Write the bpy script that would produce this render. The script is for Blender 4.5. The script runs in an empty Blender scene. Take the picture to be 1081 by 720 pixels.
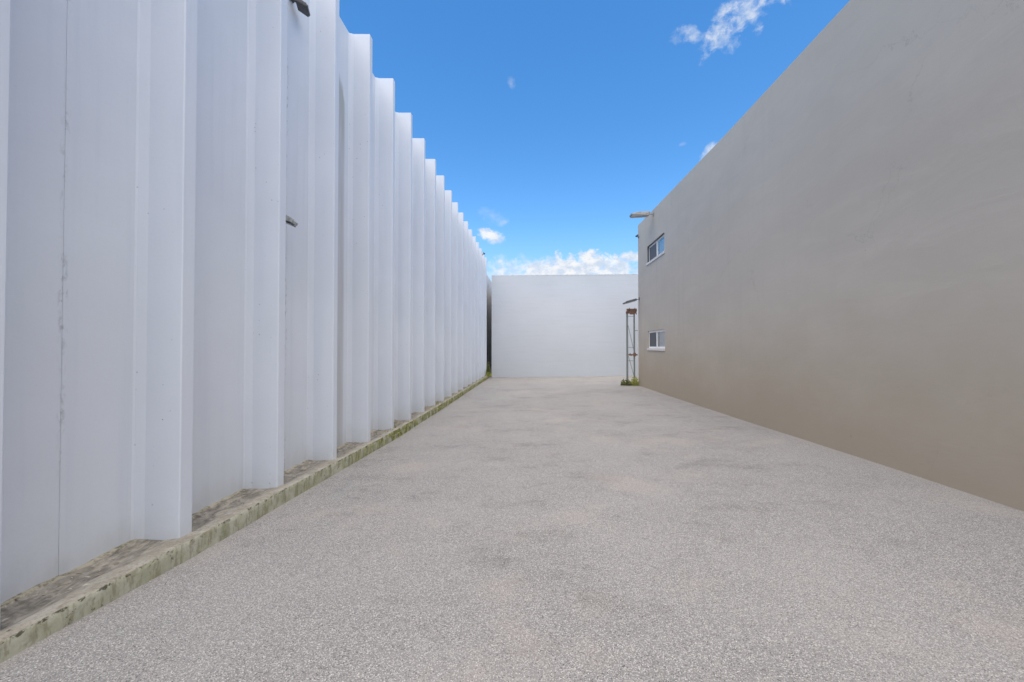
import bpy, math, random
from mathutils import Vector, noise
R = math.radians
random.seed(7)
sc = bpy.context.scene
col = sc.collection

# ------------------------------------------------------------------ camera
cam_d = bpy.data.cameras.new('camera')
cam_d.sensor_width = 36.0
cam_d.lens = 13.99
cam_d.clip_start = 0.05
cam_d.clip_end = 5000
cam = bpy.data.objects.new('camera', cam_d)
col.objects.link(cam)
cam.location = (0, 0, 1.6)
cam.rotation_euler = (R(90.8), 0, R(3.0))
sc.camera = cam

# ------------------------------------------------------------------ light
SUN_EL, SUN_AZ = 68.0, 176.0        # azimuth clockwise from +Y (behind the camera, a little right)
sun_d = bpy.data.lights.new('sun', 'SUN')
sun_d.energy = 3.95
sun_d.angle = R(100)
sun_d.color = (1.0, 0.835, 0.61)
sun = bpy.data.objects.new('sun', sun_d)
col.objects.link(sun)
sd = Vector((math.sin(R(SUN_AZ)) * math.cos(R(SUN_EL)), math.cos(R(SUN_AZ)) * math.cos(R(SUN_EL)), math.sin(R(SUN_EL))))
sun.rotation_euler = sd.to_track_quat('Z', 'Y').to_euler()

sc.view_settings.view_transform = 'Standard'
sc.view_settings.look = 'None'
sc.view_settings.gamma = 1.0
sc.view_settings.exposure = 0.34
sc.view_settings.use_curve_mapping = False

W = bpy.data.worlds.new('World')
sc.world = W
W.use_nodes = True
WSTR = 0.15


class NT:
    """small node-tree writer"""
    def __init__(s, tree):
        s.t = tree
        s.n = tree.nodes
        s.l = tree.links

    def new(s, kind, **kw):
        nd = s.n.new(kind)
        for k, v in kw.items():
            setattr(nd, k, v)
        return nd

    def put(s, sock, v):
        if isinstance(v, bpy.types.NodeSocket):
            s.l.new(v, sock)
        elif v is not None:
            if hasattr(sock, 'default_value') and isinstance(v, (tuple, list)) and len(v) == 3 and sock.type == 'RGBA':
                v = (*v, 1)
            sock.default_value = v

    def m(s, op, a, b=None, c=None, clamp=False):
        nd = s.new('ShaderNodeMath', operation=op, use_clamp=clamp)
        s.put(nd.inputs[0], a)
        s.put(nd.inputs[1], b)
        s.put(nd.inputs[2], c)
        return nd.outputs[0]

    def vm(s, op, a, b=None):
        nd = s.new('ShaderNodeVectorMath', operation=op)
        s.put(nd.inputs[0], a)
        s.put(nd.inputs[1], b)
        return nd.outputs['Value'] if op in ('DOT_PRODUCT', 'LENGTH') else nd.outputs[0]

    def noise(s, vec, scale, detail=4, rough=.55, dist=0, color=False):
        nd = s.new('ShaderNodeTexNoise')
        s.put(nd.inputs['Vector'], vec)
        s.put(nd.inputs['Scale'], scale)
        nd.inputs['Detail'].default_value = detail
        nd.inputs['Roughness'].default_value = rough
        nd.inputs['Distortion'].default_value = dist
        return nd.outputs['Color' if color else 'Fac']

    def voro(s, vec, scale, feature='F1', out='Distance', rnd=1.0):
        nd = s.new('ShaderNodeTexVoronoi', feature=feature)
        s.put(nd.inputs['Vector'], vec)
        nd.inputs['Scale'].default_value = scale
        nd.inputs['Randomness'].default_value = rnd
        return nd.outputs[out]

    def rng(s, v, a, b, c=0., d=1., smooth=True):
        nd = s.new('ShaderNodeMapRange')
        nd.interpolation_type = 'SMOOTHSTEP' if smooth else 'LINEAR'
        s.put(nd.inputs['Value'], v)
        for k, x in zip(('From Min', 'From Max', 'To Min', 'To Max'), (a, b, c, d)):
            s.put(nd.inputs[k], x)
        return nd.outputs[0]

    def mix(s, f, a, b, mode='MIX'):
        nd = s.new('ShaderNodeMix', data_type='RGBA', blend_type=mode)
        s.put(nd.inputs[0], f)
        s.put(nd.inputs[6], a)
        s.put(nd.inputs[7], b)
        return nd.outputs[2]

    def scale(s, vec, xyz):
        nd = s.new('ShaderNodeMapping')
        s.put(nd.inputs['Vector'], vec)
        nd.inputs['Scale'].default_value = xyz
        return nd.outputs[0]

    def sep(s, vec):
        nd = s.new('ShaderNodeSeparateXYZ')
        s.put(nd.inputs[0], vec)
        return nd.outputs

    def bump(s, h, strength, dist):
        nd = s.new('ShaderNodeBump')
        nd.inputs['Strength'].default_value = strength
        nd.inputs['Distance'].default_value = dist
        s.put(nd.inputs['Height'], h)
        return nd.outputs[0]


def build_world():
    t = NT(W.node_tree)
    for nd in list(t.n):
        t.n.remove(nd)
    sky = t.new('ShaderNodeTexSky', sky_type='NISHITA')
    sky.sun_disc = False
    sky.sun_elevation = R(SUN_EL)
    sky.sun_rotation = R(SUN_AZ)
    sky.air_density = 1.0
    sky.dust_density = 0.35
    sky.ozone_density = 1.6
    hs = t.new('ShaderNodeHueSaturation')
    hs.inputs['Hue'].default_value = 0.5
    hs.inputs['Saturation'].default_value = 1.33
    hs.inputs['Value'].default_value = 1.28
    t.put(hs.inputs['Color'], sky.outputs[0])
    tc = t.new('ShaderNodeTexCoord')
    d = t.vm('NORMALIZE', tc.outputs['Generated'])
    warp = t.vm('SUBTRACT', t.noise(d, 22, 3, .6, color=True), (.5, .5, .5))
    wv = t.new('ShaderNodeVectorMath', operation='SCALE')
    t.put(wv.inputs[0], warp)
    wv.inputs['Scale'].default_value = .018
    dw = t.vm('ADD', d, wv.outputs[0])
    n1 = t.noise(dw, 26, 7, .62)
    n2 = t.noise(t.scale(dw, (1, 1, 1.25)), 60, 5, .6)
    nn = t.m('ADD', t.m('MULTIPLY', n1, .7), t.m('MULTIPLY', n2, .3))

    def cloud(c, a, b, gain, amp, tilt=0, top=1.0):
        c = Vector(c).normalized()
        u = Vector((c.y, -c.x, 0)).normalized()
        v = u.cross(c)
        u2 = u * math.cos(tilt) + v * math.sin(tilt)
        v2 = v * math.cos(tilt) - u * math.sin(tilt)
        du = t.m('MULTIPLY', t.m('SUBTRACT', t.vm('DOT_PRODUCT', dw, tuple(u2)), c.dot(u2)), 1 / a)
        dv = t.m('MULTIPLY', t.m('SUBTRACT', t.vm('DOT_PRODUCT', dw, tuple(v2)), c.dot(v2)), 1 / b)
        r2 = t.m('ADD', t.m('MULTIPLY', du, du), t.m('MULTIPLY', dv, dv))
        front = t.m('GREATER_THAN', t.vm('DOT_PRODUCT', d, tuple(c)), 0.3)
        k = t.m('SUBTRACT', 1.0, r2)
        k = t.m('MAXIMUM', k, -2.5)
        k = t.m('ADD', k, t.m('MULTIPLY', t.m('SUBTRACT', nn, .5), amp))
        k = t.m('MULTIPLY', t.rng(k, 0.0, 1.0 / gain), front)
        return t.m('MULTIPLY', k, top)

    parts = []
    for c in CLOUDS:
        parts.append(cloud(*c))
    den = parts[0]
    for p in parts[1:]:
        den = t.m('MAXIMUM', den, p)
    # cumulus shading: bright billows, pale blue-grey folds and base
    sh = t.noise(t.scale(dw, (1, 1, 1.6)), 34, 6, .65)
    z = t.sep(d)[2]
    shade = t.m('MULTIPLY', t.rng(sh, .36, .62), 1.0)
    cl = t.mix(shade, (.50 / WSTR, .58 / WSTR, .70 / WSTR), (.74 / WSTR, .755 / WSTR, .77 / WSTR))
    # pale haze low over the horizon
    hz = t.rng(z, .30, .12)
    base = t.mix(t.m('MULTIPLY', hz, .45), hs.outputs[0], (.27 / WSTR, .43 / WSTR, .67 / WSTR))
    out = t.mix(den, base, cl)
    bg = t.new('ShaderNodeBackground')
    t.put(bg.inputs['Color'], out)
    bg.inputs['Strength'].default_value = WSTR
    wo = t.new('ShaderNodeOutputWorld')
    t.l.new(bg.outputs[0], wo.inputs['Surface'])


# centre direction, half-width, half-height, edge gain, noise amount, tilt, opacity
CLOUDS = [
    ((.060, .978, .165), .180, .055, 1.2, 3.6, 0, .95),
    ((.120, .974, .182), .100, .050, 1.6, 4.6, 0, 1.0),
    ((.190, .968, .172), .075, .044, 1.4, 3.6, 0, .95),
    ((-.050, .978, .188), .090, .042, .8, 3.8, 0, .85),
    ((.232, .950, .213), .030, .014, 1.0, 3.0, 0, .95),
    ((-.100, .959, .267), .042, .019, .9, 4.6, -.25, 1.0),
    ((-.095, .945, .312), .042, .020, .45, 4.2, -.3, .42),
    ((-.072, .945, .295), .020, .010, .6, 3.2, 0, .40),
    ((-.043, .832, .554), .008, .014, .4, 6.5, .4, .38),
    ((.293, .755, .585), .042, .016, .5, 6.5, -.25, .62),
    ((.345, .735, .585), .055, .028, .5, 8.5, .9, .78),
    ((.395, .715, .598), .052, .034, .5, 8.5, .3, .75),
    ((.350, .735, .562), .028, .026, .5, 7.5, .3, .66),
    ((.366, .836, .404), .024, .016, .8, 4.0, .5, .85),
    ((.315, .850, .425), .010, .005, .5, 3.0, 0, .25),
    # beyond the frame
    ((-.70, .60, .30), .20, .05, 1.3, 3.2, 0, .9),
    ((.85, .35, .22), .22, .05, 1.3, 3.2, 0, .9),
    ((.2, -.9, .25), .30, .06, 1.3, 3.2, 0, .9),
    ((-.6, -.5, .5), .16, .07, 1.0, 3.2, .3, .7),
]
build_world()


# ------------------------------------------------------------------ mesh helpers
class MB:
    def __init__(s):
        s.v, s.f = [], []
        s.attr = {}

    def add(s, vs, fs):
        o = len(s.v)
        s.v += [tuple(p) for p in vs]
        s.f += [tuple(i + o for i in q) for q in fs]
        return o

    def box(s, a, b):
        (x0, y0, z0), (x1, y1, z1) = a, b
        s.add([(x0, y0, z0), (x1, y0, z0), (x1, y1, z0), (x0, y1, z0), (x0, y0, z1), (x1, y0, z1), (x1, y1, z1), (x0, y1, z1)],
              [(0, 3, 2, 1), (4, 5, 6, 7), (0, 1, 5, 4), (1, 2, 6, 5), (2, 3, 7, 6), (3, 0, 4, 7)])

    def bar(s, p, q, w, h, up=(0, 0, 1), w2=None, h2=None):
        """rectangular bar from p to q, tapering to w2 x h2"""
        p, q = Vector(p), Vector(q)
        d = (q - p).normalized()
        up = Vector(up)
        if abs(d.dot(up)) > .98:
            up = Vector((0, 1, 0))
        u = d.cross(up).normalized()
        v = u.cross(d)
        w2 = w2 or w
        h2 = h2 or h
        vs = []
        for c, a, b in ((p, w, h), (q, w2, h2)):
            for i, j in ((-1, -1), (1, -1), (1, 1), (-1, 1)):
                vs.append(c + u * (a / 2 * i) + v * (b / 2 * j))
        s.add(vs, [(0, 1, 2, 3), (7, 6, 5, 4), (0, 4, 5, 1), (1, 5, 6, 2), (2, 6, 7, 3), (3, 7, 4, 0)])

    def tube(s, pts, r, n=8):
        pts = [Vector(p) for p in pts]
        rings = []
        for i, p in enumerate(pts):
            d = (pts[min(i + 1, len(pts) - 1)] - pts[max(i - 1, 0)]).normalized()
            up = Vector((0, 0, 1)) if abs(d.z) < .9 else Vector((0, 1, 0))
            u = d.cross(up).normalized()
            v = u.cross(d)
            rings.append([p + u * (r * math.cos(2 * math.pi * k / n)) + v * (r * math.sin(2 * math.pi * k / n)) for k in range(n)])
        vs = [p for ring in rings for p in ring]
        fs = []
        for i in range(len(pts) - 1):
            for k in range(n):
                k2 = (k + 1) % n
                fs.append((i * n + k, i * n + k2, (i + 1) * n + k2, (i + 1) * n + k))
        fs.append(tuple(range(n))[::-1])
        fs.append(tuple((len(pts) - 1) * n + k for k in range(n)))
        s.add(vs, fs)

    def prism_z(s, outline, z0, z1, zf0=None, zf1=None):
        """vertical prism over a plan outline; zf0/zf1 give the ends' heights per point"""
        n = len(outline)
        lo = [(x, y, zf0(x, y) if zf0 else z0) for x, y in outline]
        hi = [(x, y, zf1(x, y) if zf1 else z1) for x, y in outline]
        fs = [(i, (i + 1) % n, n + (i + 1) % n, n + i) for i in range(n)]
        fs += [tuple(range(n))[::-1], tuple(n + i for i in range(n))]
        s.add(lo + hi, fs)

    def build(s, name, mat, parent=None, loc=None, bevel=0, seg=2, smooth=False):
        me = bpy.data.meshes.new(name)
        off = Vector(loc) if loc else Vector((0, 0, 0))
        me.from_pydata([Vector(p) - off for p in s.v], [], s.f)
        for k, vals in s.attr.items():
            a = me.attributes.new(k, 'FLOAT', 'POINT')
            a.data.foreach_set('value', vals)
        import bmesh
        bm = bmesh.new()
        bm.from_mesh(me)
        bmesh.ops.recalc_face_normals(bm, faces=bm.faces)
        bm.to_mesh(me)
        bm.free()
        me.update()
        if smooth:
            for p in me.polygons:
                p.use_smooth = True
        for m in (mat if isinstance(mat, list) else [mat]):
            me.materials.append(m)
        o = bpy.data.objects.new(name, me)
        col.objects.link(o)
        o.location = off
        if parent:
            o.parent = parent
            o.matrix_parent_inverse.identity()
            o.location = off - parent.location
        if bevel:
            b = o.modifiers.new('bevel', 'BEVEL')
            b.width = bevel
            b.segments = seg
            b.limit_method = 'ANGLE'
            b.angle_limit = R(40)
        return o


def thing(name, label, cat, loc=(0, 0, 0), group=None):
    o = bpy.data.objects.new(name, None)
    o.empty_display_size = .2
    col.objects.link(o)
    o.location = loc
    return tag(o, label, cat, group)


def tag(o, label=None, cat=None, group=None, kind=None):
    for k, v in (('label', label), ('category', cat), ('group', group), ('kind', kind)):
        if v:
            o[k] = v
    return o


def lerp_tab(tab, x):
    if x <= tab[0][0]:
        return tab[0][1]
    for (a, va), (b, vb) in zip(tab, tab[1:]):
        if x <= b:
            k = (x - a) / (b - a)
            return va + (vb - va) * k
    return tab[-1][1]


# ------------------------------------------------------------------ materials
XR, XV = -2.80, -3.15               # nose and root planes of the concrete fins
def mat_new(name):
    m = bpy.data.materials.new(name)
    m.use_nodes = True
    t = NT(m.node_tree)
    b = t.n['Principled BSDF']
    b.inputs['Roughness'].default_value = .8
    return m, t, b


def pos(t):
    return t.new('ShaderNodeNewGeometry').outputs['Position']


def painted_concrete(name, base, streak=.05, pits=1.0, joint=False, bands=False):
    m, t, b = mat_new(name)
    P = pos(t)
    big = t.noise(P, .55, 4, .6)
    vert = t.noise(t.scale(P, (2.2, 5.5, .22)), 1.6, 4, .6)
    fine = t.noise(P, 38, 3, .6)
    c = t.mix(t.rng(big, .3, .7), tuple(x * (1 - streak) for x in base), base)
    c = t.mix(t.m('MULTIPLY', t.rng(vert, .48, .72), .55 * min(1, streak * 12)), c, (base[0] * .86, base[1] * .875, base[2] * .90))
    c = t.mix(t.m('MULTIPLY', t.rng(fine, .35, .7), .12), c, tuple(x * .86 for x in base))
    h = t.m('ADD', t.m('MULTIPLY', fine, .4), t.m('MULTIPLY', t.noise(P, 6, 4, .6), .8))
    if pits:
        # bug holes left by air in the cast face, in loose patches
        vd = t.voro(P, 16)
        rnd = t.sep(t.voro(P, 16, out='Color'))[0]
        patch = t.rng(t.noise(P, .9, 3, .6), .44, .60)
        keep = t.m('MULTIPLY', t.m('GREATER_THAN', rnd, .72), patch)
        size = t.m('MULTIPLY', t.noise(P, 9, 2), .16)
        hole = t.m('MULTIPLY', t.rng(t.m('SUBTRACT', vd, size), .05, .0), keep)
        c = t.mix(t.m('MULTIPLY', hole, .62 * pits), c, (.20, .21, .22))
        h = t.m('SUBTRACT', h, t.m('MULTIPLY', hole, 2.0))
        # rows of shallow dimples and stray scuffs
        sc1 = t.noise(t.scale(P, (9, 9, 22)), 3.2, 3, .7)
        c = t.mix(t.m('MULTIPLY', t.rng(sc1, .70, .78), .30), c, (.34, .35, .36))
    if joint:
        at = t.new('ShaderNodeAttribute')
        at.attribute_name = 'joint'
        jn = t.noise(t.scale(P, (1, 1, .5)), 26, 5, .7)
        jm = t.noise(t.scale(P, (1, 1, .22)), 3.2, 3, .6)
        k = t.m('MULTIPLY', t.m('MULTIPLY', at.outputs['Fac'], t.rng(jn, .50, .64)), t.rng(jm, .40, .62))
        c = t.mix(t.m('MULTIPLY', k, .60), c, (.20, .205, .20))
    # grime washing down from the top edge and splashed up from the foot
    z = t.sep(P)[2]
    foot = t.m('MULTIPLY', t.rng(t.m('ADD', z, t.m('MULTIPLY', t.noise(t.scale(P, (1, 3, 1)), 2.5, 4, .65), -.55)), .02, -.30), .20)
    c = t.mix(foot, c, (.36, .36, .31))
    if joint:
        # one bay long soaked by a leak: a grey-olive stain with a rounded head
        sy = t.sep(P)[1]
        dy = t.m('MULTIPLY', t.m('SUBTRACT', sy, 6.02), 1 / .47)
        head = t.m('ADD', t.m('ADD', t.m('MULTIPLY', t.m('MULTIPLY', dy, dy), .55), z), t.m('MULTIPLY', t.noise(P, 3, 4, .6), .5))
        inb = t.m('MULTIPLY', t.rng(t.m('ABSOLUTE', dy), 1.02, .86), t.rng(head, 6.60, 6.35))
        xx = t.sep(P)[0]
        inb = t.m('MULTIPLY', inb, t.rng(xx, XV + .10, XV + .03))
        sc_ = t.mix(t.rng(head, 5.2, 6.5), (.40, .41, .42), (.27, .28, .23))
        c = t.mix(t.m('MULTIPLY', inb, t.rng(t.noise(t.scale(P, (1, 4, .3)), 2.2, 4, .6), .2, .75, .45, .85)), c, sc_)
    t.put(b.inputs['Base Color'], c)
    b.inputs['Roughness'].default_value = .62
    t.put(b.inputs['Normal'], t.bump(h, .35, .004))
    return m


M = {}
M['white_concrete'] = painted_concrete('white_painted_concrete', (.665, .708, .765), .07, 1.0, joint=True)


def mat_back_wall():
    m, t, b = mat_new('white_painted_block')
    P = pos(t)
    x, y, z = t.sep(P)
    base = (.565, .60, .63)
    big = t.noise(P, .35, 4, .6)
    hor = t.noise(t.scale(P, (.5, 1, 7)), 1.1, 4, .65)
    c = t.mix(t.rng(big, .3, .7), tuple(q * .95 for q in base), base)
    c = t.mix(t.m('MULTIPLY', t.rng(hor, .45, .70), .38), c, tuple(q * .88 for q in base))
    vert = t.noise(t.scale(P, (4, 1, .2)), 1.3, 4, .6)
    topm = t.rng(t.m('ADD', z, t.m('MULTIPLY', vert, 1.2)), 5.6, 6.9)
    c = t.mix(t.m('MULTIPLY', topm, .22), c, (.52, .54, .54))
    # coursing telegraphing through the paint
    cm = t.new('ShaderNodeCombineXYZ')
    t.put(cm.inputs[0], x)
    t.put(cm.inputs[1], z)
    br = t.new('ShaderNodeTexBrick')
    t.put(br.inputs['Vector'], cm.outputs[0])
    br.inputs['Scale'].default_value = 1.0
    br.inputs['Brick Width'].default_value = .4
    br.inputs['Row Height'].default_value = .2
    br.inputs['Mortar Size'].default_value = .008
    br.inputs['Mortar Smooth'].default_value = 1.0
    br.offset = .5
    h = t.m('ADD', t.m('MULTIPLY', br.outputs['Fac'], -.5), t.m('MULTIPLY', t.noise(P, 14, 4, .6), .7))
    c = t.mix(t.m('MULTIPLY', br.outputs['Fac'], .06), c, tuple(q * .8 for q in base))
    t.put(b.inputs['Base Color'], c)
    b.inputs['Roughness'].default_value = .7
    t.put(b.inputs['Normal'], t.bump(h, .5, .006))
    return m


M['back_wall'] = mat_back_wall()


def mat_stucco():
    m, t, b = mat_new('warm_grey_stucco')
    P = pos(t)
    x, y, z = t.sep(P)
    base = (.472, .434, .374)
    big = t.noise(t.scale(P, (1, .6, 1)), .45, 5, .6)
    # long slanting trowel sweeps
    rot = t.new('ShaderNodeMapping')
    t.put(rot.inputs['Vector'], P)
    rot.inputs['Rotation'].default_value = (R(-24), 0, 0)
    rot.inputs['Scale'].default_value = (1, .5, 1.5)
    sw = t.noise(rot.outputs[0], 1.3, 5, .6, .6)
    rot2 = t.new('ShaderNodeMapping')
    t.put(rot2.inputs['Vector'], P)
    rot2.inputs['Rotation'].default_value = (R(18), 0, 0)
    rot2.inputs['Scale'].default_value = (1, .6, 1.5)
    sw2 = t.noise(rot2.outputs[0], 2.6, 4, .6, .8)
    fine = t.noise(P, 60, 3, .7)
    c = t.mix(t.rng(big, .3, .72), tuple(q * .94 for q in base), tuple(q * 1.03 for q in base))
    c = t.mix(t.m('MULTIPLY', t.rng(sw, .46, .70), .38), c, tuple(q * 1.09 for q in base))
    c = t.mix(t.m('MULTIPLY', t.rng(sw2, .52, .72), .25), c, tuple(q * .92 for q in base))
    c = t.mix(t.m('MULTIPLY', t.rng(fine, .4, .75), .16), c, tuple(q * .80 for q in base))
    # faint vertical wash streaks and patched areas at the far end round the windows
    vs_ = t.noise(t.scale(P, (1, 3.2, .16)), 1.5, 4, .6)
    c = t.mix(t.m('MULTIPLY', t.m('MULTIPLY', t.rng(vs_, .50, .70), t.rng(y, 7, 14, .25, 1)), .40), c, tuple(q * .86 for q in base))
    # hairline cracks, here and there
    ck = t.voro(t.vm('ADD', P, t.vm('MULTIPLY', t.noise(P, 3, 4, .7, color=True), (.5, .5, .5))), .55, feature='DISTANCE_TO_EDGE')
    ckm = t.m('MULTIPLY', t.rng(ck, .006, .001), t.rng(t.noise(t.vm('ADD', P, (5, 2, 9)), .6, 3), .52, .62))
    c = t.mix(t.m('MULTIPLY', ckm, .30), c, tuple(q * .55 for q in base))
    # deeper colour towards the foot of the wall: an uneven tan tide
    tide = t.m('ADD', z, t.m('MULTIPLY', t.noise(t.scale(P, (1, .8, 1)), 1.1, 4, .6), -1.6))
    c = t.mix(t.m('MULTIPLY', t.rng(tide, 2.0, -1.0), .82), c, (.365, .305, .222))
    # a few stray scuffs
    vd = t.voro(P, 3.2)
    rn = t.sep(t.voro(P, 3.2, out='Color'))[1]
    c = t.mix(t.m('MULTIPLY', t.m('MULTIPLY', t.rng(vd, .055, .02), t.m('GREATER_THAN', rn, .86)), .45), c, (.16, .15, .14))
    t.put(b.inputs['Base Color'], c)
    b.inputs['Roughness'].default_value = .82
    h = t.m('ADD', t.m('MULTIPLY', sw, 1.6), t.m('ADD', t.m('MULTIPLY', sw2, .6), t.m('MULTIPLY', fine, .10)))
    t.put(b.inputs['Normal'], t.bump(h, .22, .02))
    return m


M['stucco'] = mat_stucco()


def mat_ground():
    m, t, b = mat_new('exposed_aggregate_paving')
    P = pos(t)
    x, y, z = t.sep(P)
    cm = t.new('ShaderNodeCombineXYZ')
    t.put(cm.inputs[0], x)
    t.put(cm.inputs[1], y)
    P = cm.outputs[0]
    wob = t.vm('ADD', P, t.vm('MULTIPLY', t.noise(P, 90, 2, .5, color=True), (.008, .008, 0)))
    d1 = t.voro(wob, 160)
    k1 = t.voro(wob, 160, out='Color')
    d2 = t.voro(wob, 98)
    k2 = t.voro(wob, 98, out='Color')
    r1, r1b, r1c = t.sep(k1)
    r2 = t.sep(k2)[0]
    # stones: grey, pale, tan and dark chips in a grey matrix
    st = t.new('ShaderNodeValToRGB')
    cr = st.color_ramp
    cr.interpolation = 'CONSTANT'
    stops = [(0, (.085, .083, .079)), (.09, (.21, .206, .196)), (.22, (.335, .327, .309)), (.50, (.465, .453, .428)), (.76, (.535, .508, .466)), (.91, (.70, .69, .655))]
    while len(cr.elements) < len(stops):
        cr.elements.new(.5)
    for e, (p_, c_) in zip(cr.elements, stops):
        e.position = p_
        e.color = (*c_, 1)
    t.put(st.inputs[0], r1)
    c = t.mix(t.rng(d1, .38, .66), st.outputs[0], (.27, .263, .248))
    big_chip = t.m('MULTIPLY', t.rng(d2, .40, .26), t.m('GREATER_THAN', r2, .84))
    c = t.mix(t.m('MULTIPLY', big_chip, .50), c, t.mix(r1b, (.27, .26, .25), (.60, .58, .55)))
    # weathered patches: worn darker areas, pink and pale blotches
    p1 = t.noise(P, .55, 5, .62)
    p2 = t.noise(t.scale(P, (.8, 1.3, 1)), 1.7, 5, .68)
    p3 = t.noise(t.vm('ADD', P, (31, 7, 0)), .8, 4, .6)
    p4 = t.noise(t.vm('ADD', P, (9, 55, 0)), 7, 4, .7)
    worn = t.rng(t.m('ADD', t.m('MULTIPLY', p1, .35), t.m('ADD', t.m('MULTIPLY', p2, .45), t.m('MULTIPLY', p4, .2))), .50, .62)
    grit = t.m('MULTIPLY', worn, t.rng(r1c, .55, .75))
    c = t.mix(t.m('MULTIPLY', grit, .80), c, (.12, .115, .105))
    c = t.mix(t.m('MULTIPLY', t.rng(p1, .55, .36), .16), c, (.45, .434, .405))
    c = t.mix(t.m('MULTIPLY', t.rng(p3, .53, .68), .24), c, (.49, .415, .36))
    c = t.mix(t.m('MULTIPLY', t.rng(p4, .55, .75), .16), c, (.20, .195, .185))
    # broad wandering bands where tyres have polished the stones
    bx = t.m('ADD', x, t.m('MULTIPLY', t.noise(t.scale(P, (.1, .25, 1)), 1.0, 3), 1.6))
    band = t.m('ADD', t.rng(t.m('ABSOLUTE', t.m('SUBTRACT', bx, .35)), .55, .1), t.rng(t.m('ABSOLUTE', t.m('SUBTRACT', bx, 2.35)), .55, .1))
    c = t.mix(t.m('MULTIPLY', t.m('MULTIPLY', band, t.rng(p1, .35, .6)), .07), c, (.24, .232, .22))
    # dust and silt drifted against the walls
    silt = t.m('MAXIMUM', t.rng(t.m('ADD', x, t.m('MULTIPLY', p4, .5)), 4.80, 5.02), t.rng(t.m('ADD', x, t.m('MULTIPLY', p4, .45)), -2.36, -2.50))
    c = t.mix(t.m('MULTIPLY', silt, .40), c, (.36, .335, .30))
    t.put(b.inputs['Base Color'], c)
    b.inputs['Roughness'].default_value = .88
    h = t.m('ADD', t.rng(d1, .6, .1), t.m('MULTIPLY', big_chip, .8))
    t.put(b.inputs['Normal'], t.bump(h, .55, .004))
    return m


M['ground'] = mat_ground()


def mat_kerb():
    m, t, b = mat_new('mossy_kerb_concrete')
    G = t.new('ShaderNodeNewGeometry')
    P = G.outputs['Position']
    at = t.new('ShaderNodeAttribute')
    at.attribute_name = 'zone'          # 0 face, 1 lip, 2 trough, 3 wall foot
    zn = at.outputs['Fac']
    n1 = t.noise(P, 5, 5, .65)
    n2 = t.noise(t.scale(P, (1, 1, .5)), 14, 5, .7)
    n3 = t.noise(P, 45, 4, .65)
    conc = t.mix(t.rng(n1, .3, .7), (.30, .275, .215), (.46, .44, .375))
    conc = t.mix(t.m('MULTIPLY', t.rng(n3, .45, .7), .6), conc, (.20, .18, .13))
    conc = t.mix(t.m('MULTIPLY', t.rng(n2, .52, .66), .55), conc, (.24, .205, .145))
    # face: pale washed cement with green algae and brown wash in vertical patches
    drip = t.noise(t.scale(P, (1, 1, .28)), 13, 5, .7)
    drip2 = t.noise(t.vm('ADD', t.scale(P, (1, 1, .35)), (3, 8, 1)), 7, 4, .65)
    algae = t.mix(t.rng(n1, .35, .62), (.475, .475, .38), (.38, .385, .275))
    algae = t.mix(t.m('MULTIPLY', t.rng(drip, .48, .60), .70), algae, (.245, .225, .145))
    algae = t.mix(t.m('MULTIPLY', t.rng(drip2, .54, .66), .55), algae, (.21, .22, .115))
    y = t.sep(P)[1]
    moss = t.mix(t.rng(n2, .4, .62), (.10, .115, .025), (.33, .34, .09))
    algae = t.mix(t.m('MULTIPLY', t.rng(y, 3.4, 8.0), t.rng(t.m('ADD', t.m('MULTIPLY', n1, .6), t.m('MULTIPLY', drip2, .4)), .40, .56)), algae, moss)
    chips = t.noise(t.scale(P, (1, 1, 1.3)), 17, 5, .72)
    edge = t.rng(zn, .015, .085)
    algae = t.mix(t.m('MULTIPLY', t.rng(t.m('ADD', chips, t.m('MULTIPLY', edge, .12)), .62, .70), .9), algae, (.06, .055, .035))
    face = t.rng(zn, .7, .2)
    c = t.mix(face, conc, algae)
    # trough: leaf mould and mud, paler scum edges
    mud = t.mix(t.rng(n2, .35, .65), (.145, .135, .115), (.31, .29, .25))
    streak = t.noise(t.scale(P, (3.2, 1.3, 2)), 5, 6, .72, .8)
    mud = t.mix(t.m('MULTIPLY', t.rng(streak, .48, .64), .75), mud, (.44, .41, .335))
    mud = t.mix(t.m('MULTIPLY', t.rng(streak, .47, .36), .7), mud, (.085, .075, .055))
    tr = t.m('MULTIPLY', t.rng(t.m('ADD', zn, t.m('MULTIPLY', t.m('SUBTRACT', n2, .5), 1.6)), 1.0, 1.6), t.rng(t.m('ADD', n1, t.m('MULTIPLY', n2, .4)), .40, .66))
    c = t.mix(t.m('ADD', t.m('MULTIPLY', tr, .7), t.m('MULTIPLY', t.rng(zn, 1.2, 1.7), .2)), c, mud)
    c = t.mix(t.m('MULTIPLY', t.rng(zn, 2.35, 2.8), .8), c, t.mix(t.rng(n2, .36, .56), (.14, .135, .09), (.45, .42, .32)))
    t.put(b.inputs['Base Color'], c)
    b.inputs['Roughness'].default_value = .92
    t.put(b.inputs['Normal'], t.bump(t.m('ADD', n2, t.m('MULTIPLY', n3, .5)), .8, .012))
    return m


M['kerb'] = mat_kerb()


def mat_simple(name, c, rough=.5, metal=0, var=.15, nscale=25, spec=None, c2=None, lo=.45, hi=.65):
    m, t, b = mat_new(name)
    P = pos(t)
    n = t.noise(P, nscale, 4, .65)
    t.put(b.inputs['Base Color'], t.mix(t.rng(n, lo, hi), c, c2 or tuple(q * (1 - var) for q in c)))
    b.inputs['Roughness'].default_value = rough
    b.inputs['Metallic'].default_value = metal
    return m


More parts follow.
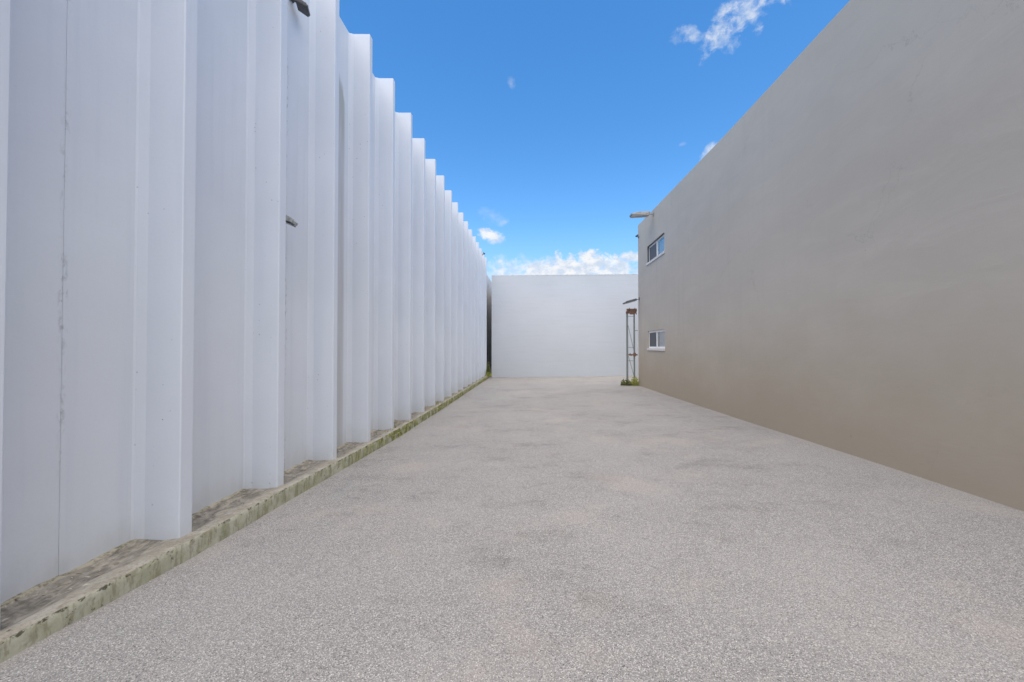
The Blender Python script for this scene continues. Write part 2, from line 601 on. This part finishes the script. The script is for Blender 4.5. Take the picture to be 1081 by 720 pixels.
M['frame'] = mat_simple('white_window_aluminium', (.86, .86, .85), .4, 0, .1)
M['sill'] = mat_simple('pale_painted_sill', (.66, .65, .63), .7, 0, .15)
M['reflection_blind'] = mat_simple('reflection_stand_in', (.60, .60, .63), .8, 0, .25, 9)
M['interior'] = mat_simple('dark_room', (.05, .05, .055), .9)
M['screen'] = mat_simple('dark_screen_and_shade', (.105, .11, .12), .7, 0, .2, 60)
M['lamp_dark'] = mat_simple('dark_lamp_housing', (.12, .118, .115), .55, .2, .3)
M['lamp_grey'] = mat_simple('grey_lamp_housing', (.34, .335, .32), .5, .3, .35, 9)
M['lamp_slate'] = mat_simple('slate_lamp_housing', (.16, .165, .17), .55, .3, .35, 9)
M['lamp_pale'] = mat_simple('pale_lamp_housing', (.46, .47, .45), .6, 0, .35, 14)
M['lens_dark'] = mat_simple('dark_lamp_glass', (.055, .052, .05), .25)
M['lens'] = mat_simple('lamp_glass', (.32, .32, .30), .2)
M['conduit'] = mat_simple('pale_grey_conduit', (.50, .53, .53), .55, 0, .15)
M['steel'] = mat_simple('weathered_blue_grey_steel', (.24, .28, .265), .6, .4, .2, 9, c2=(.20, .14, .10), lo=.55, hi=.72)
M['rust'] = mat_simple('rusty_steel', (.27, .15, .10), .85, .1, .3, 16, c2=(.16, .11, .085))
M['gap_shade'] = mat_simple('gap_shade_render', (.56, .55, .53), .85, 0, .3, 3)  # greyed wall colour, painting in the shade of the narrow gap
M['roof'] = mat_simple('pale_roof_coating', (.55, .55, .54), .85, 0, .15, 2)
M['coping'] = mat_simple('weathered_coping', (.62, .64, .66), .8, 0, .2, 6)


def mat_glass():
    m, t, b = mat_new('window_glass')
    b.inputs['Base Color'].default_value = (.9, .93, .95, 1)
    b.inputs['Roughness'].default_value = .03
    b.inputs['Transmission Weight'].default_value = 1.0
    b.inputs['IOR'].default_value = 1.5
    return m


M['glass'] = mat_glass()


def mat_leaf(name, a, bb):
    m, t, b = mat_new(name)
    oi = t.new('ShaderNodeNewGeometry').outputs['Random Per Island']
    t.put(b.inputs['Base Color'], t.mix(oi, a, bb))
    b.inputs['Roughness'].default_value = .6
    b.inputs['Subsurface Weight'].default_value = 0
    return m


M['leaf_dark'] = mat_leaf('dark_olive_leaves', (.08, .10, .025), (.22, .24, .06))
M['leaf_lime'] = mat_leaf('yellow_green_leaves', (.28, .30, .05), (.52, .52, .12))
M['litter'] = mat_leaf('dry_litter', (.13, .10, .07), (.50, .46, .38))

# ------------------------------------------------------------------ ground
GL = [(-30, .02), (0, .03), (1.9, 0), (3, -.068), (4.75, -.118), (7.8, -.22), (12, -.262), (23.7, -.315), (24.6, -.30), (200, -.30)]
GR = [(-30, .02), (4.1, 0), (6.2, -.015), (8.7, -.06), (14.8, -.13), (18.2, -.15), (24.6, -.20), (200, -.30)]


def gz(x, y):
    k = min(1, max(0, (x + 2.69) / (4.75 + 2.69)))
    return lerp_tab(GL, y) * (1 - k) + lerp_tab(GR, y) * k


def build_ground():
    xs = [-1500, -300, -60, -20, -8, -4.5, -3.5] + [-2.75 + i * .5 for i in range(17)] + [6, 8, 12, 25, 60, 300, 1500]
    ys = [-1500, -300, -60, -25, -10] + [-5 + i * .5 for i in range(73)] + [36, 45, 70, 150, 400, 2500]
    mb = MB()
    vs = [(x, y, gz(x, y) + (.006 * noise.noise((x * .7, y * .7, 0)) if -3 < x < 5 and 0 < y < 25 else 0)) for y in ys for x in xs]
    n = len(xs)
    fs = [(j * n + i, j * n + i + 1, (j + 1) * n + i + 1, (j + 1) * n + i) for j in range(len(ys) - 1) for i in range(n - 1)]
    mb.add(vs, fs)
    o = mb.build('paved_ground', M['ground'], smooth=True)
    tag(o, kind='structure')


build_ground()

# ------------------------------------------------------------------ left building: ribbed concrete panels
TOP = 6.99
RIBW = .122
ribs = [-3.0, -1.78, -.56, .66, 1.855, 3.036, 4.245, 5.456, 6.645, 7.79, 8.955, 10.08, 11.235, 12.36]
while ribs[-1] < 23.0:
    ribs.append(ribs[-1] + 1.155)


def mat_stained():
    return M['white_concrete']


def build_left():
    root = thing('ribbed_building', 'long white building of cast concrete panels with tall fins running down the alley', 'building', (-3.3, 10, 0))
    edges = []
    j = 0
    # panel joints lie midway between every second pair of ribs
    for i in range(0, len(ribs) - 1, 2):
        edges.append((ribs[i] + RIBW + ribs[i + 1]) / 2)
    edges = [ribs[0] - .6] + edges + [ribs[-1] + .75]
    gap = .002
    rib_i = 0
    for a, b in zip(edges, edges[1:]):
        y0, y1 = a + gap / 2, b - gap / 2
        mb = MB()
        cs = .004
        # plan outline with chamfered joint edges, cut into strips so joint wear can be placed
        st = [(XV - cs, y0), (XV, y0 + cs), (XV, y0 + .035), (XV, y1 - .035), (XV, y1 - cs), (XV - cs, y1)]
        zs = [-.45, 0, 1, 2, 3, 4, 5, 6, TOP]
        vs, jv = [], []
        for z in zs:
            for k, (x, y) in enumerate(st):
                vs.append((x, y, z))
                jv.append((1, 1, 0, 0, 1, 1)[k])
        n = len(st)
        fs = [(r * n + k, r * n + k + 1, (r + 1) * n + k + 1, (r + 1) * n + k) for r in range(len(zs) - 1) for k in range(n - 1)]
        # back and ends
        o = len(vs)
        for z in (zs[0], zs[-1]):
            vs += [(XV - .16, y0, z), (XV - .16, y1, z)]
            jv += [0, 0]
        top = (len(zs) - 1) * n
        fs += [(o + 1, o, o + 2, o + 3)]
        fs += [tuple([top + k for k in range(n)] + [o + 3, o + 2])]
        fs += [tuple([o, *[r * n for r in range(len(zs))], o + 2]), tuple([o + 1, *[r * n + n - 1 for r in range(len(zs))], o + 3])]
        mb.add(vs, fs)
        mb.attr['joint'] = jv
        pan = mb.build('wall_panel', M['white_concrete'], root, loc=(XV, a, 0))
        for ry in ribs:
            if a < ry < b:
                rb = MB()
                w = RIBW
                # tapered stem with a splayed root and chamfered nose
                out = [(XV - .01, ry - .062), (XV + .003, ry - .056), (XV + .012, ry - .046), (XV + .075, ry - .018), (XR - .006, ry - .003), (XR, ry + .003), (XR - .001, ry + w - .008),
                       (XR - .014, ry + w + .003), (XV + .06, ry + w + .020), (XV + .004, ry + w + .055), (XV - .01, ry + w + .075)]
                dz = random.uniform(-.012, .012)
                rb.prism_z(out, -.45, TOP + .004 + dz)
                r = rb.build('fin', M['white_concrete'], root, loc=(XR, ry, 0), bevel=.003)
                r.parent = pan
                r.location = Vector((XR, ry, 0)) - Vector((XV, a, 0))
    # end wall, back and roof of the building
    y0, y1 = edges[0], edges[-1]
    mb = MB()
    mb.box((-12, y0, -.45), (XV - .163, y1 + 8.5, TOP - .5))
    mb.build('body_wall', M['white_concrete'], root)
    mb = MB()
    mb.box((-12.05, y0 - .05, TOP - .497), (XV - .165, y1 + 8.55, TOP - .42))
    mb.build('roof', M['roof'], root)
    mb = MB()
    mb.box((XV - .16, y1 + .003, -.45), (XV - .03, y1 + 8.5, TOP - .4))
    mb.build('plain_wall', M['gap_shade'], root)


build_left()

# ------------------------------------------------------------------ kerb and gutter ledge at the foot of the ribbed wall
KT = [(-6, .13), (1.87, .110), (2.3, .104), (2.96, .086), (4.13, .062), (6.75, -.018), (9, -.06), (14, -.11), (24.3, -.155)]


def build_kerb():
    mb = MB()
    zone = []
    ys = []
    y = -5.0
    while y < 24.4:
        ys.append(y)
        y += .035 if y < 9 else .08
    for y in ys:
        dn = [y - (q + .12) for q in ribs if y >= q + .12]
        sk = min(1, (dn[-1] if dn else 0) / 1.03)
        dp = .062 * (1 - .75 * sk ** 1.3) if -2 < y < 24 else .03
        nz = lambda k, s=1.0: noise.noise((k * 9.1, y * s, k))
        kt = lerp_tab(KT, y)
        g = lerp_tab(GL, y)
        ch = .010 + .008 * max(0, noise.noise((3.3, y * 7, 1))) + .02 * max(0, noise.noise((1.3, y * 3.1, 5)) - .35)
        # distance to the nearest fin (the trough silts up between fins)
        prof = [(-2.690 + .006 * nz(1, 5), g - .1, 0), (-2.690 + .008 * nz(2, 6), g + .03, 0), (-2.690 + .007 * nz(3, 7), kt - .045, 0), (-2.692 + .008 * nz(9, 9), kt - ch, .1),
                (-2.692 - ch, kt + .004 * nz(4, 6), 1), (-2.735 + .02 * nz(14, 3), kt + .008 * nz(5, 5), 1), (-2.785 + .03 * nz(6, 3), kt - dp * .2 + .006 * nz(6, 6), 1.1),
                (-2.85 + .025 * nz(7, 3), kt - dp * .5 + .012 * nz(7, 5), 1.5), (-2.93, kt - dp + .018 * nz(8, 4), 2),
                (-3.02, kt - dp * 1.05 + .020 * nz(10, 4), 2), (-3.085, kt - dp * .85 + .018 * nz(11, 5) + .012 * nz(16, 17), 2), (-3.125, kt - dp * .5 + .022 * nz(12, 6) + .014 * nz(15, 19), 3), (-3.20, kt - dp * .4 + .02 * nz(13, 6) + .012 * nz(17, 19), 3)]
        for (x, yy, zz) in [(p[0], y, p[1]) for p in prof]:
            mb.v.append((x, yy, zz))
        zone += [p[2] for p in prof]
    n = 13
    for j in range(len(ys) - 1):
        for i in range(n - 1):
            mb.f.append((j * n + i, j * n + i + 1, (j + 1) * n + i + 1, (j + 1) * n + i))
    # far end closed
    mb.f.append(tuple((len(ys) - 1) * n + i for i in range(n)))
    mb.attr['zone'] = zone
    o = mb.build('kerb', M['kerb'], smooth=True)
    tag(o, kind='structure')


build_kerb()


def ledge_z(x, y):
    kt = lerp_tab(KT, y)
    return kt if x > -2.82 else kt - .035


def build_litter():
    mb = MB()
    rnd = random.Random(4)
    for i in range(420):
        y = 1.2 + 10 * rnd.random() ** 1.8
        x = rnd.uniform(-3.11, -2.84) if rnd.random() < .9 else rnd.uniform(-2.84, -2.72)
        z = ledge_z(x, y) + .008
        a = rnd.uniform(0, 6.28)
        l, w = rnd.uniform(.006, .022), rnd.uniform(.003, .009)
        u = Vector((math.cos(a), math.sin(a), rnd.uniform(-.25, .25)))
        v = Vector((-math.sin(a), math.cos(a), rnd.uniform(-.25, .25)))
        c = Vector((x, y, z))
        mb.add([c - u * l, c - v * w + Vector((0, 0, .004)), c + u * l, c + v * w + Vector((0, 0, .003))], [(0, 1, 2), (0, 2, 3)])
    o = mb.build('leaf_litter', M['litter'])
    tag(o, 'dry leaf litter and crumbs lying in the gutter behind the kerb', 'leaf litter', kind='stuff')


build_litter()

# ------------------------------------------------------------------ far white building closing the alley
def build_back():
    x0, x1, y0, y1 = -2.545, 14.0, 24.5, 40.0
    root = thing('end_building', 'plain white painted block building closing off the far end of the alley', 'building', ((x0 + x1) / 2, y0, 0))
    mb = MB()
    mb.box((x0, y0, -.6), (x1, y1, 5.96))
    mb.build('wall', M['back_wall'], root)
    mb = MB()
    mb.box((x0 - .006, y0 - .006, 5.963), (x1 + .006, y1, 6.02))
    mb.build('coping', M['coping'], root, bevel=.008)


build_back()

# ------------------------------------------------------------------ right building: grey stucco wall with two sliding windows
XW = 4.75
RT = [(-8, 6.74), (6.17, 6.79), (9.97, 6.83), (14, 6.95), (18.2, 7.08)]
WIN = [(14.59, 16.72, 1.52, 2.235), (14.60, 16.78, 5.04, 5.745)]


def build_right():
    root = thing('stucco_building', 'tall warm grey stucco building with two small sliding windows on the right of the alley', 'building', (XW + 3, 6, 0))
    ya, yb, th = -8.0, 18.2, .22
    ys = sorted({ya, yb, *[w[0] for w in WIN], *[w[1] for w in WIN], *[p[0] for p in RT]} | {float(i) for i in range(-6, 18, 2)})
    # cells of the alley face, in height bands; each band keeps the sill and head heights of the windows
    def rows(y):
        return [-.5, WIN[0][2], WIN[0][3], WIN[1][2], WIN[1][3], lerp_tab(RT, y)]
    mb = MB()
    for a, b in zip(ys, ys[1:]):
        ra, rb = rows(a), rows(b)
        for k in range(5):
            hole = False
            mid = (a + b) / 2
            if k == 1 and WIN[0][0] < mid < WIN[0][1]:
                hole = True
            if k == 3 and WIN[1][0] < mid < WIN[1][1]:
                hole = True
            if not hole:
                mb.add([(XW, a, ra[k]), (XW, b, rb[k]), (XW, b, rb[k + 1]), (XW, a, ra[k + 1])], [(0, 1, 2, 3)])
        # top of the parapet and its inner face
        mb.add([(XW, a, ra[5]), (XW, b, rb[5]), (XW + th, b, rb[5]), (XW + th, a, ra[5])], [(0, 1, 2, 3)])
        mb.add([(XW + th, a, ra[5]), (XW + th, b, rb[5]), (XW + th, b, 6.2), (XW + th, a, 6.2)], [(0, 1, 2, 3)])
    for (a, b, z0, z1) in WIN:   # reveals
        d = .15
        p = [(a, z0), (b, z0), (b, z1), (a, z1)]
        for (p0, q0), (p1, q1) in zip(p, p[1:] + p[:1]):
            mb.add([(XW, p0, q0), (XW, p1, q1), (XW + d, p1, q1), (XW + d, p0, q0)], [(0, 1, 2, 3)])
    xe = 16.0
    for yy in (ya, yb):
        t_ = lerp_tab(RT, yy)
        mb.add([(XW, yy, -.5), (xe, yy, -.5), (xe, yy, t_), (XW, yy, t_)], [(0, 1, 2, 3)])
    mb.add([(xe, ya, -.5), (xe, yb, -.5), (xe, yb, 6.9), (xe, ya, 6.9)], [(0, 1, 2, 3)])
    me = mb.build('wall', M['stucco'], root)
    import bmesh
    bm = bmesh.new()
    bm.from_mesh(me.data)
    bmesh.ops.remove_doubles(bm, verts=bm.verts, dist=.0005)
    bmesh.ops.recalc_face_normals(bm, faces=bm.faces)
    bm.to_mesh(me.data)
    bm.free()
    mb = MB()
    mb.box((XW + th + .003, ya + .01, 6.1), (xe - .01, yb - .01, 6.2))
    mb.build('roof', M['roof'], root)
    for i, (a, b, z0, z1) in enumerate(WIN):
        d0, d1 = (XW + .045, XW + .095) if i == 0 else (XW + .075, XW + .125)
        fw = .078
        g = .002
        fr = MB()
        fr.box((d0, a + g, z1 - fw), (d1, b - g, z1 - g))
        fr.box((d0, a + g, z0 + g), (d1, b - g, z0 + fw))
        fr.box((d0, a + g, z0 + fw), (d1, a + fw, z1 - fw))
        fr.box((d0, b - fw, z0 + fw), (d1, b - g, z1 - fw))
        mid = (a + b) / 2 + (.02 if i == 0 else .0)
        fr.box((d0 - .008, mid - .035, z0 + fw), (d1, mid + .035, z1 - fw))
        win = fr.build('window', M['frame'], root, bevel=.004)
        def sub(mbx, nm, mt, bv=0):
            o = mbx.build(nm, mt, None, bevel=bv)
            o.parent = win
            o.location = -(win.location + root.location)
        sb = MB()
        sb.box((XW - .035, a - .03, z0 - .075), (XW - .002, b + .03, z0 + .012))
        sb.box((XW - .004, a + .003, z0 + .003), (d0 - .003, b - .003, z0 + .014))
        sub(sb, 'sill', M['sill'], .006)
        # near half: fixed pane with an added blind behind it; far half: sash behind an insect screen
        p1 = MB()
        p1.box((d0 + .02, a + fw, z0 + fw), (d0 + .026, mid - .036, z1 - fw))
        sub(p1, 'pane', M['glass'])
        p2 = MB()
        p2.box((d0 + .020, mid + .036, z0 + fw), (d0 + .026, b - fw, z1 - fw))
        sub(p2, 'pane', M['glass'])
        s2 = MB()
        s2.box((d0 + .004, mid + .036, z0 + fw), (d0 + .007, b - fw, z1 - fw))
        sub(s2, 'insect_screen', M['screen'])
        bl = MB()  # slats added to give the pane the pale tone of a sky reflection
        nsl = 16
        for k in range(nsl):
            zz = z0 + fw + (z1 - z0 - 2 * fw) * (k + .5) / nsl
            bl.bar((d1 + .06, a + fw, zz), (d1 + .06, mid + .03, zz), .006, (z1 - z0) / nsl * .95, up=(.5, 0, 1))
        sub(bl, 'reflection_blind', M['reflection_blind'])
        shade_mb = MB()  # dark strips painting in the reveal's shade at head and far jamb
        shade_mb.box((XW + .018, a + .004, z1 - .024), (d0 - .012, b - .004, z1 - .004))
        shade_mb.box((XW + .018, b - .028, z0 + .02), (d0 - .012, b - .004, z1 - .026))
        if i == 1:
            sub(shade_mb, 'reveal_shade', M['screen'])
        rm = MB()
        rm.box((d1 + .10, a - .2, z0 - .2), (d1 + .12, b + .2, z1 + .2))
        sub(rm, 'dark_backing', M['interior'])


build_right()


# ------------------------------------------------------------------ wall lights
def flood(name, label, at, arm_from, yaw, tilt, size, mat, conduit=None, group=None):
    """small wall floodlight: back plate, knuckle arm, finned housing, lens"""
    root = thing(name, label, 'wall light', at, group)
    c = Vector(at)
    w, l, h = size
    from mathutils import Matrix
    rot = Matrix.Rotation(yaw, 3, 'Z') @ Matrix.Rotation(tilt, 3, 'Y')

    def loc(mb_local, nm, mt, bv=.004, par=root):
        mb_local.v = [tuple(rot @ Vector(p) + c) for p in mb_local.v]
        return mb_local.build(nm, mt, par, bevel=bv)
    hb = MB()     # housing: tapered lid, x is outward
    hb.bar((.05, 0, 0), (.05 + l, 0, -.004), w * .9, h, w2=w, h2=h * .55)
    for k in range(5):
        y = -w * .36 + w * .18 * k
        hb.box((.07, y - .004, h * .36), (.05 + l * .75, y + .004, h * .62))
    loc(hb, 'housing', mat)
    ln = MB()
    ln.box((.05 + l * .04, -w * .46, -h * .66), (.05 + l * .97, w * .46, -h * .48))
    loc(ln, 'lens', M['lens_dark'] if mat in (M['lamp_pale'], M['lamp_dark']) else M['lens'], .002)
    ar = MB()
    ar.tube([Vector(arm_from), (Vector(arm_from) + c) / 2 + Vector((0, 0, -.01)), c + rot @ Vector((.055, 0, 0))], .014, 8)
    ar.build('arm', mat, root)
    bp = MB()
    af = Vector(arm_from)
    bp.box((af.x - .012, af.y - .05, af.z - .06), (af.x + .012, af.y + .05, af.z + .06))
    bp.build('mounting_plate', mat, root, bevel=.004)
    if conduit:
        cd = MB()
        cd.tube(conduit, .011, 8)
        cd.build('conduit', M['conduit'], root)
    return root


# high floodlight on the ribbed wall with a conduit dropping from the parapet
flood('floodlight', 'dark floodlight high on the white finned wall at the top edge, pale conduit above it', (-3.12, 4.99, 6.13), (-3.135, 4.96, 6.17), R(20), R(28), (.17, .15, .055), M['lamp_dark'],
      [(-3.138, 4.97, 6.20), (-3.138, 4.93, 6.25), (-3.138, 4.90, 6.44), (-3.138, 4.90, 6.97)])
flood('floodlight', 'pale floodlight with dark underside at mid height, half hidden behind a white fin', (-3.12, 4.64, 3.20), (-3.135, 4.60, 3.25), R(8), R(22), (.17, .20, .065), M['lamp_pale'])
# long flat lamp over the top of the stucco wall
flood('area_light', 'long pale grey area light reaching out from the top of the stucco wall', (4.62, 15.86, 6.83), (4.737, 15.86, 6.80), R(180), R(3), (.34, .72, .12), M['lamp_grey'])
flood('area_light', 'dark grey area light tilted downward just above the rusty steel frame', (4.66, 18.0, 3.71), (4.737, 18.0, 3.73), R(180), R(16), (.26, .60, .085), M['lamp_slate'])


def small_fitting(name, label, cat, at, d):
    root = thing(name, label, cat, at)
    c = Vector(at)
    mb = MB()
    mb.box(c + Vector((min(0, d * .012), -.04, -.05)), c + Vector((max(0, d * .012), .04, .05)))
    mb.build('mounting_plate', M['lamp_dark'], root)
    mb = MB()
    mb.tube([c + Vector((d * .01, 0, 0)), c + Vector((d * .07, 0, .02)), c + Vector((d * .10, 0, .05))], .018, 8)
    mb.build('bracket', M['lamp_dark'], root)
    mb = MB()
    mb.tube([c + Vector((d * .06, -.06, .08)), c + Vector((d * .12, .04, .05))], .038, 10)
    mb.build('housing', M['lamp_dark'], root)


small_fitting('wall_sensor', 'tiny dark fitting near the far top end of the white finned wall', 'wall fitting', (-2.80, 21.98, 6.72), 1)
small_fitting('wall_sensor', 'tiny dark fitting on the far edge of the stucco wall beside the upper window', 'wall fitting', (4.75, 18.05, 6.50), -1)


# ------------------------------------------------------------------ rusty steel frame at the far corner
def build_frame():
    y = 18.42
    xa, xb = 4.31, 4.62
    zg = gz(4.5, y)
    root = thing('steel_frame', 'tall narrow steel post frame with rusty brackets at the far corner of the stucco building', 'metal frame', (4.45, y, zg))
    for x in (xa, xb):
        mb = MB()
        w, th = .072, .010     # angle section
        sgn = 1
        mb.box((x - w / 2, y - th / 2, zg), (x + w / 2, y + th / 2, 3.22))
        mb.box((x - w / 2 if x == xa else x + w / 2 - th, y + th / 2 + .001, zg), (x - w / 2 + th if x == xa else x + w / 2, y + w, 3.22))
        p = mb.build('post', M['steel'], root)
        bp = MB()
        bp.box((x - .09, y - .07, zg - .02), (x + .09, y + .11, zg + .02))
        b = bp.build('base_plate', M['rust'])
        b.parent = p
        b.location = -(root.location + p.location)
    # rusted head bracket, two plates and a bent gusset
    mb = MB()
    mb.box((xa - .07, y - .045, 3.10), (xb + .10, y - .012, 3.20))
    mb.box((xa - .02, y - .030, 3.20), (xb + .12, y + .08, 3.33))
    mb.box((xa + .10, y - .055, 3.06), (xb + .02, y - .047, 3.30))
    mb.bar((xa - .04, y - .03, 3.16), (xa + .10, y - .03, 3.36), .03, .07, up=(0, 1, 0))
    mb.bar((xb + .02, y - .03, 3.36), (xb + .10, y - .03, 3.06), .03, .06, up=(0, 1, 0))
    mb.build('head_bracket', M['rust'], root, bevel=.006)
    mb = MB()
    mb.box((xa + .04, y - .040, 1.19), (xb + .14, y - .010, 1.26))
    mb.bar((xa + .10, y - .05, 1.30), (xa + .16, y - .05, 1.17), .03, .05, up=(0, 1, 0))
    mb.box((xb - .06, y - .055, 1.15), (xb + .06, y - .042, 1.32))
    mb.build('cross_bracket', M['rust'], root, bevel=.004)
    for (p, q) in (((xa, 2.75), (xb, 1.35)), ((xa + .05, 1.17), (xb - .01, .25))):
        mb = MB()
        mb.tube([(p[0], y + .02, p[1]), (q[0], y + .02, q[1])], .011, 6)
        mb.build('diagonal_brace', M['steel'], root)
    for z in (.95, 1.56, 2.98, 2.33):
        mb = MB()
        if z == 2.33:
            mb.bar((xb + .043, y + .01, z), (xb + .16, y + .01, z), .03, .03)
        else:
            mb.bar((xa + .045, y + .015, z), (xb - .045, y + .015, z), .018, .022)
        mb.build('strut', M['steel'], root)


build_frame()


# ------------------------------------------------------------------ weeds
def weed(name, label, at, rad, hgt, n, mat, seed, cat='weed', group=None, blade=False, lsz=.05):
    rnd = random.Random(seed)
    mb = MB()
    for i in range(n):
        a = rnd.uniform(0, 6.283)
        r = rad * math.sqrt(rnd.random())
        z = hgt * rnd.random() ** 1.3 * (1.15 - (r / rad) ** 2 * .75)
        c = Vector((r * math.cos(a), r * math.sin(a), max(.005, z)))
        L = lsz * rnd.uniform(.5, 1.2)
        w = L * (.12 if blade else .38)
        dirn = Vector((math.cos(a) * rnd.uniform(.2, 1), math.sin(a) * rnd.uniform(.2, 1), rnd.uniform(-.1, 1.2))).normalized()
        side = dirn.cross(Vector((rnd.uniform(-1, 1), rnd.uniform(-1, 1), rnd.uniform(-.3, 1)))).normalized()
        up = side.cross(dirn)
        p = [c - dirn * L * .1, c + dirn * L * .45 + side * w + up * .1 * L, c + dirn * L, c + dirn * L * .45 - side * w + up * .1 * L]
        mb.add(p, [(0, 1, 2), (0, 2, 3)])
    root = thing(name, label, cat, at, group)
    mb.v = [tuple(Vector(p) + Vector(at)) for p in mb.v]
    mb.build('leaves', mat, root)
    st = MB()
    for k in range(5):
        a = rnd.uniform(0, 6.28)
        st.tube([Vector(at) - Vector((0, 0, .02)), Vector(at) + Vector((math.cos(a) * rad * .3, math.sin(a) * rad * .3, hgt * .5)), Vector(at) + Vector((math.cos(a) * rad * .5, math.sin(a) * rad * .5, hgt * .9))], .005, 5)
    st.build('stems', mat, root)


weed('weed', 'dark olive weed clump at the left foot of the rusty steel frame', (4.22, 18.30, gz(4.2, 18.3)), .23, .26, 420, M['leaf_dark'], 3, lsz=.06)
weed('weed', 'bright yellow green weed clump at the right foot of the rusty steel frame', (4.58, 18.22, gz(4.6, 18.2)), .17, .36, 420, M['leaf_lime'], 5, lsz=.06)
weed('weed', 'dark leafy weed growing up the narrow gap between the white buildings', (-2.74, 24.05, -.16), .15, .75, 420, M['leaf_dark'], 8, lsz=.09)
weed('weed', 'yellow green weed on the kerb end by the corner of the far white wall', (-2.66, 23.8, -.18), .16, .22, 240, M['leaf_lime'], 9, lsz=.06)


def build_moss():
    """moss and seedlings along the far half of the kerb"""
    mb = MB()
    rnd = random.Random(21)
    for i in range(5200):
        y = 6.5 + 17.4 * rnd.random() ** .8
        if noise.noise((y * .55, 2, 2)) + .35 * noise.noise((y * 2.1, 7, 1)) < -.12 + .25 * (y < 10):
            continue
        face = rnd.random() < .5
        kt, g = lerp_tab(KT, y), lerp_tab(GL, y)
        if face:
            c = Vector((-2.680 + rnd.uniform(-.005, .02), y, rnd.uniform(g, kt)))
        else:
            x = rnd.uniform(-3.1, -2.70)
            c = Vector((x, y, ledge_z(x, y) + .01))
        L = rnd.uniform(.012, .04)
        d = Vector((rnd.uniform(-.6, 1), rnd.uniform(-1, 1), rnd.uniform(0, 1))).normalized()
        s = d.cross(Vector((rnd.uniform(-1, 1), rnd.uniform(-1, 1), 1))).normalized()
        mb.add([c, c + d * L * .5 + s * L * .35, c + d * L, c + d * L * .5 - s * L * .35], [(0, 1, 2, 3)])
    o = mb.build('moss', M['leaf_moss'])
    tag(o, 'yellow green moss and seedlings spreading along the far half of the kerb', 'moss', kind='stuff')


M['leaf_moss'] = mat_leaf('kerb_moss', (.16, .17, .05), (.40, .39, .16))
build_moss()
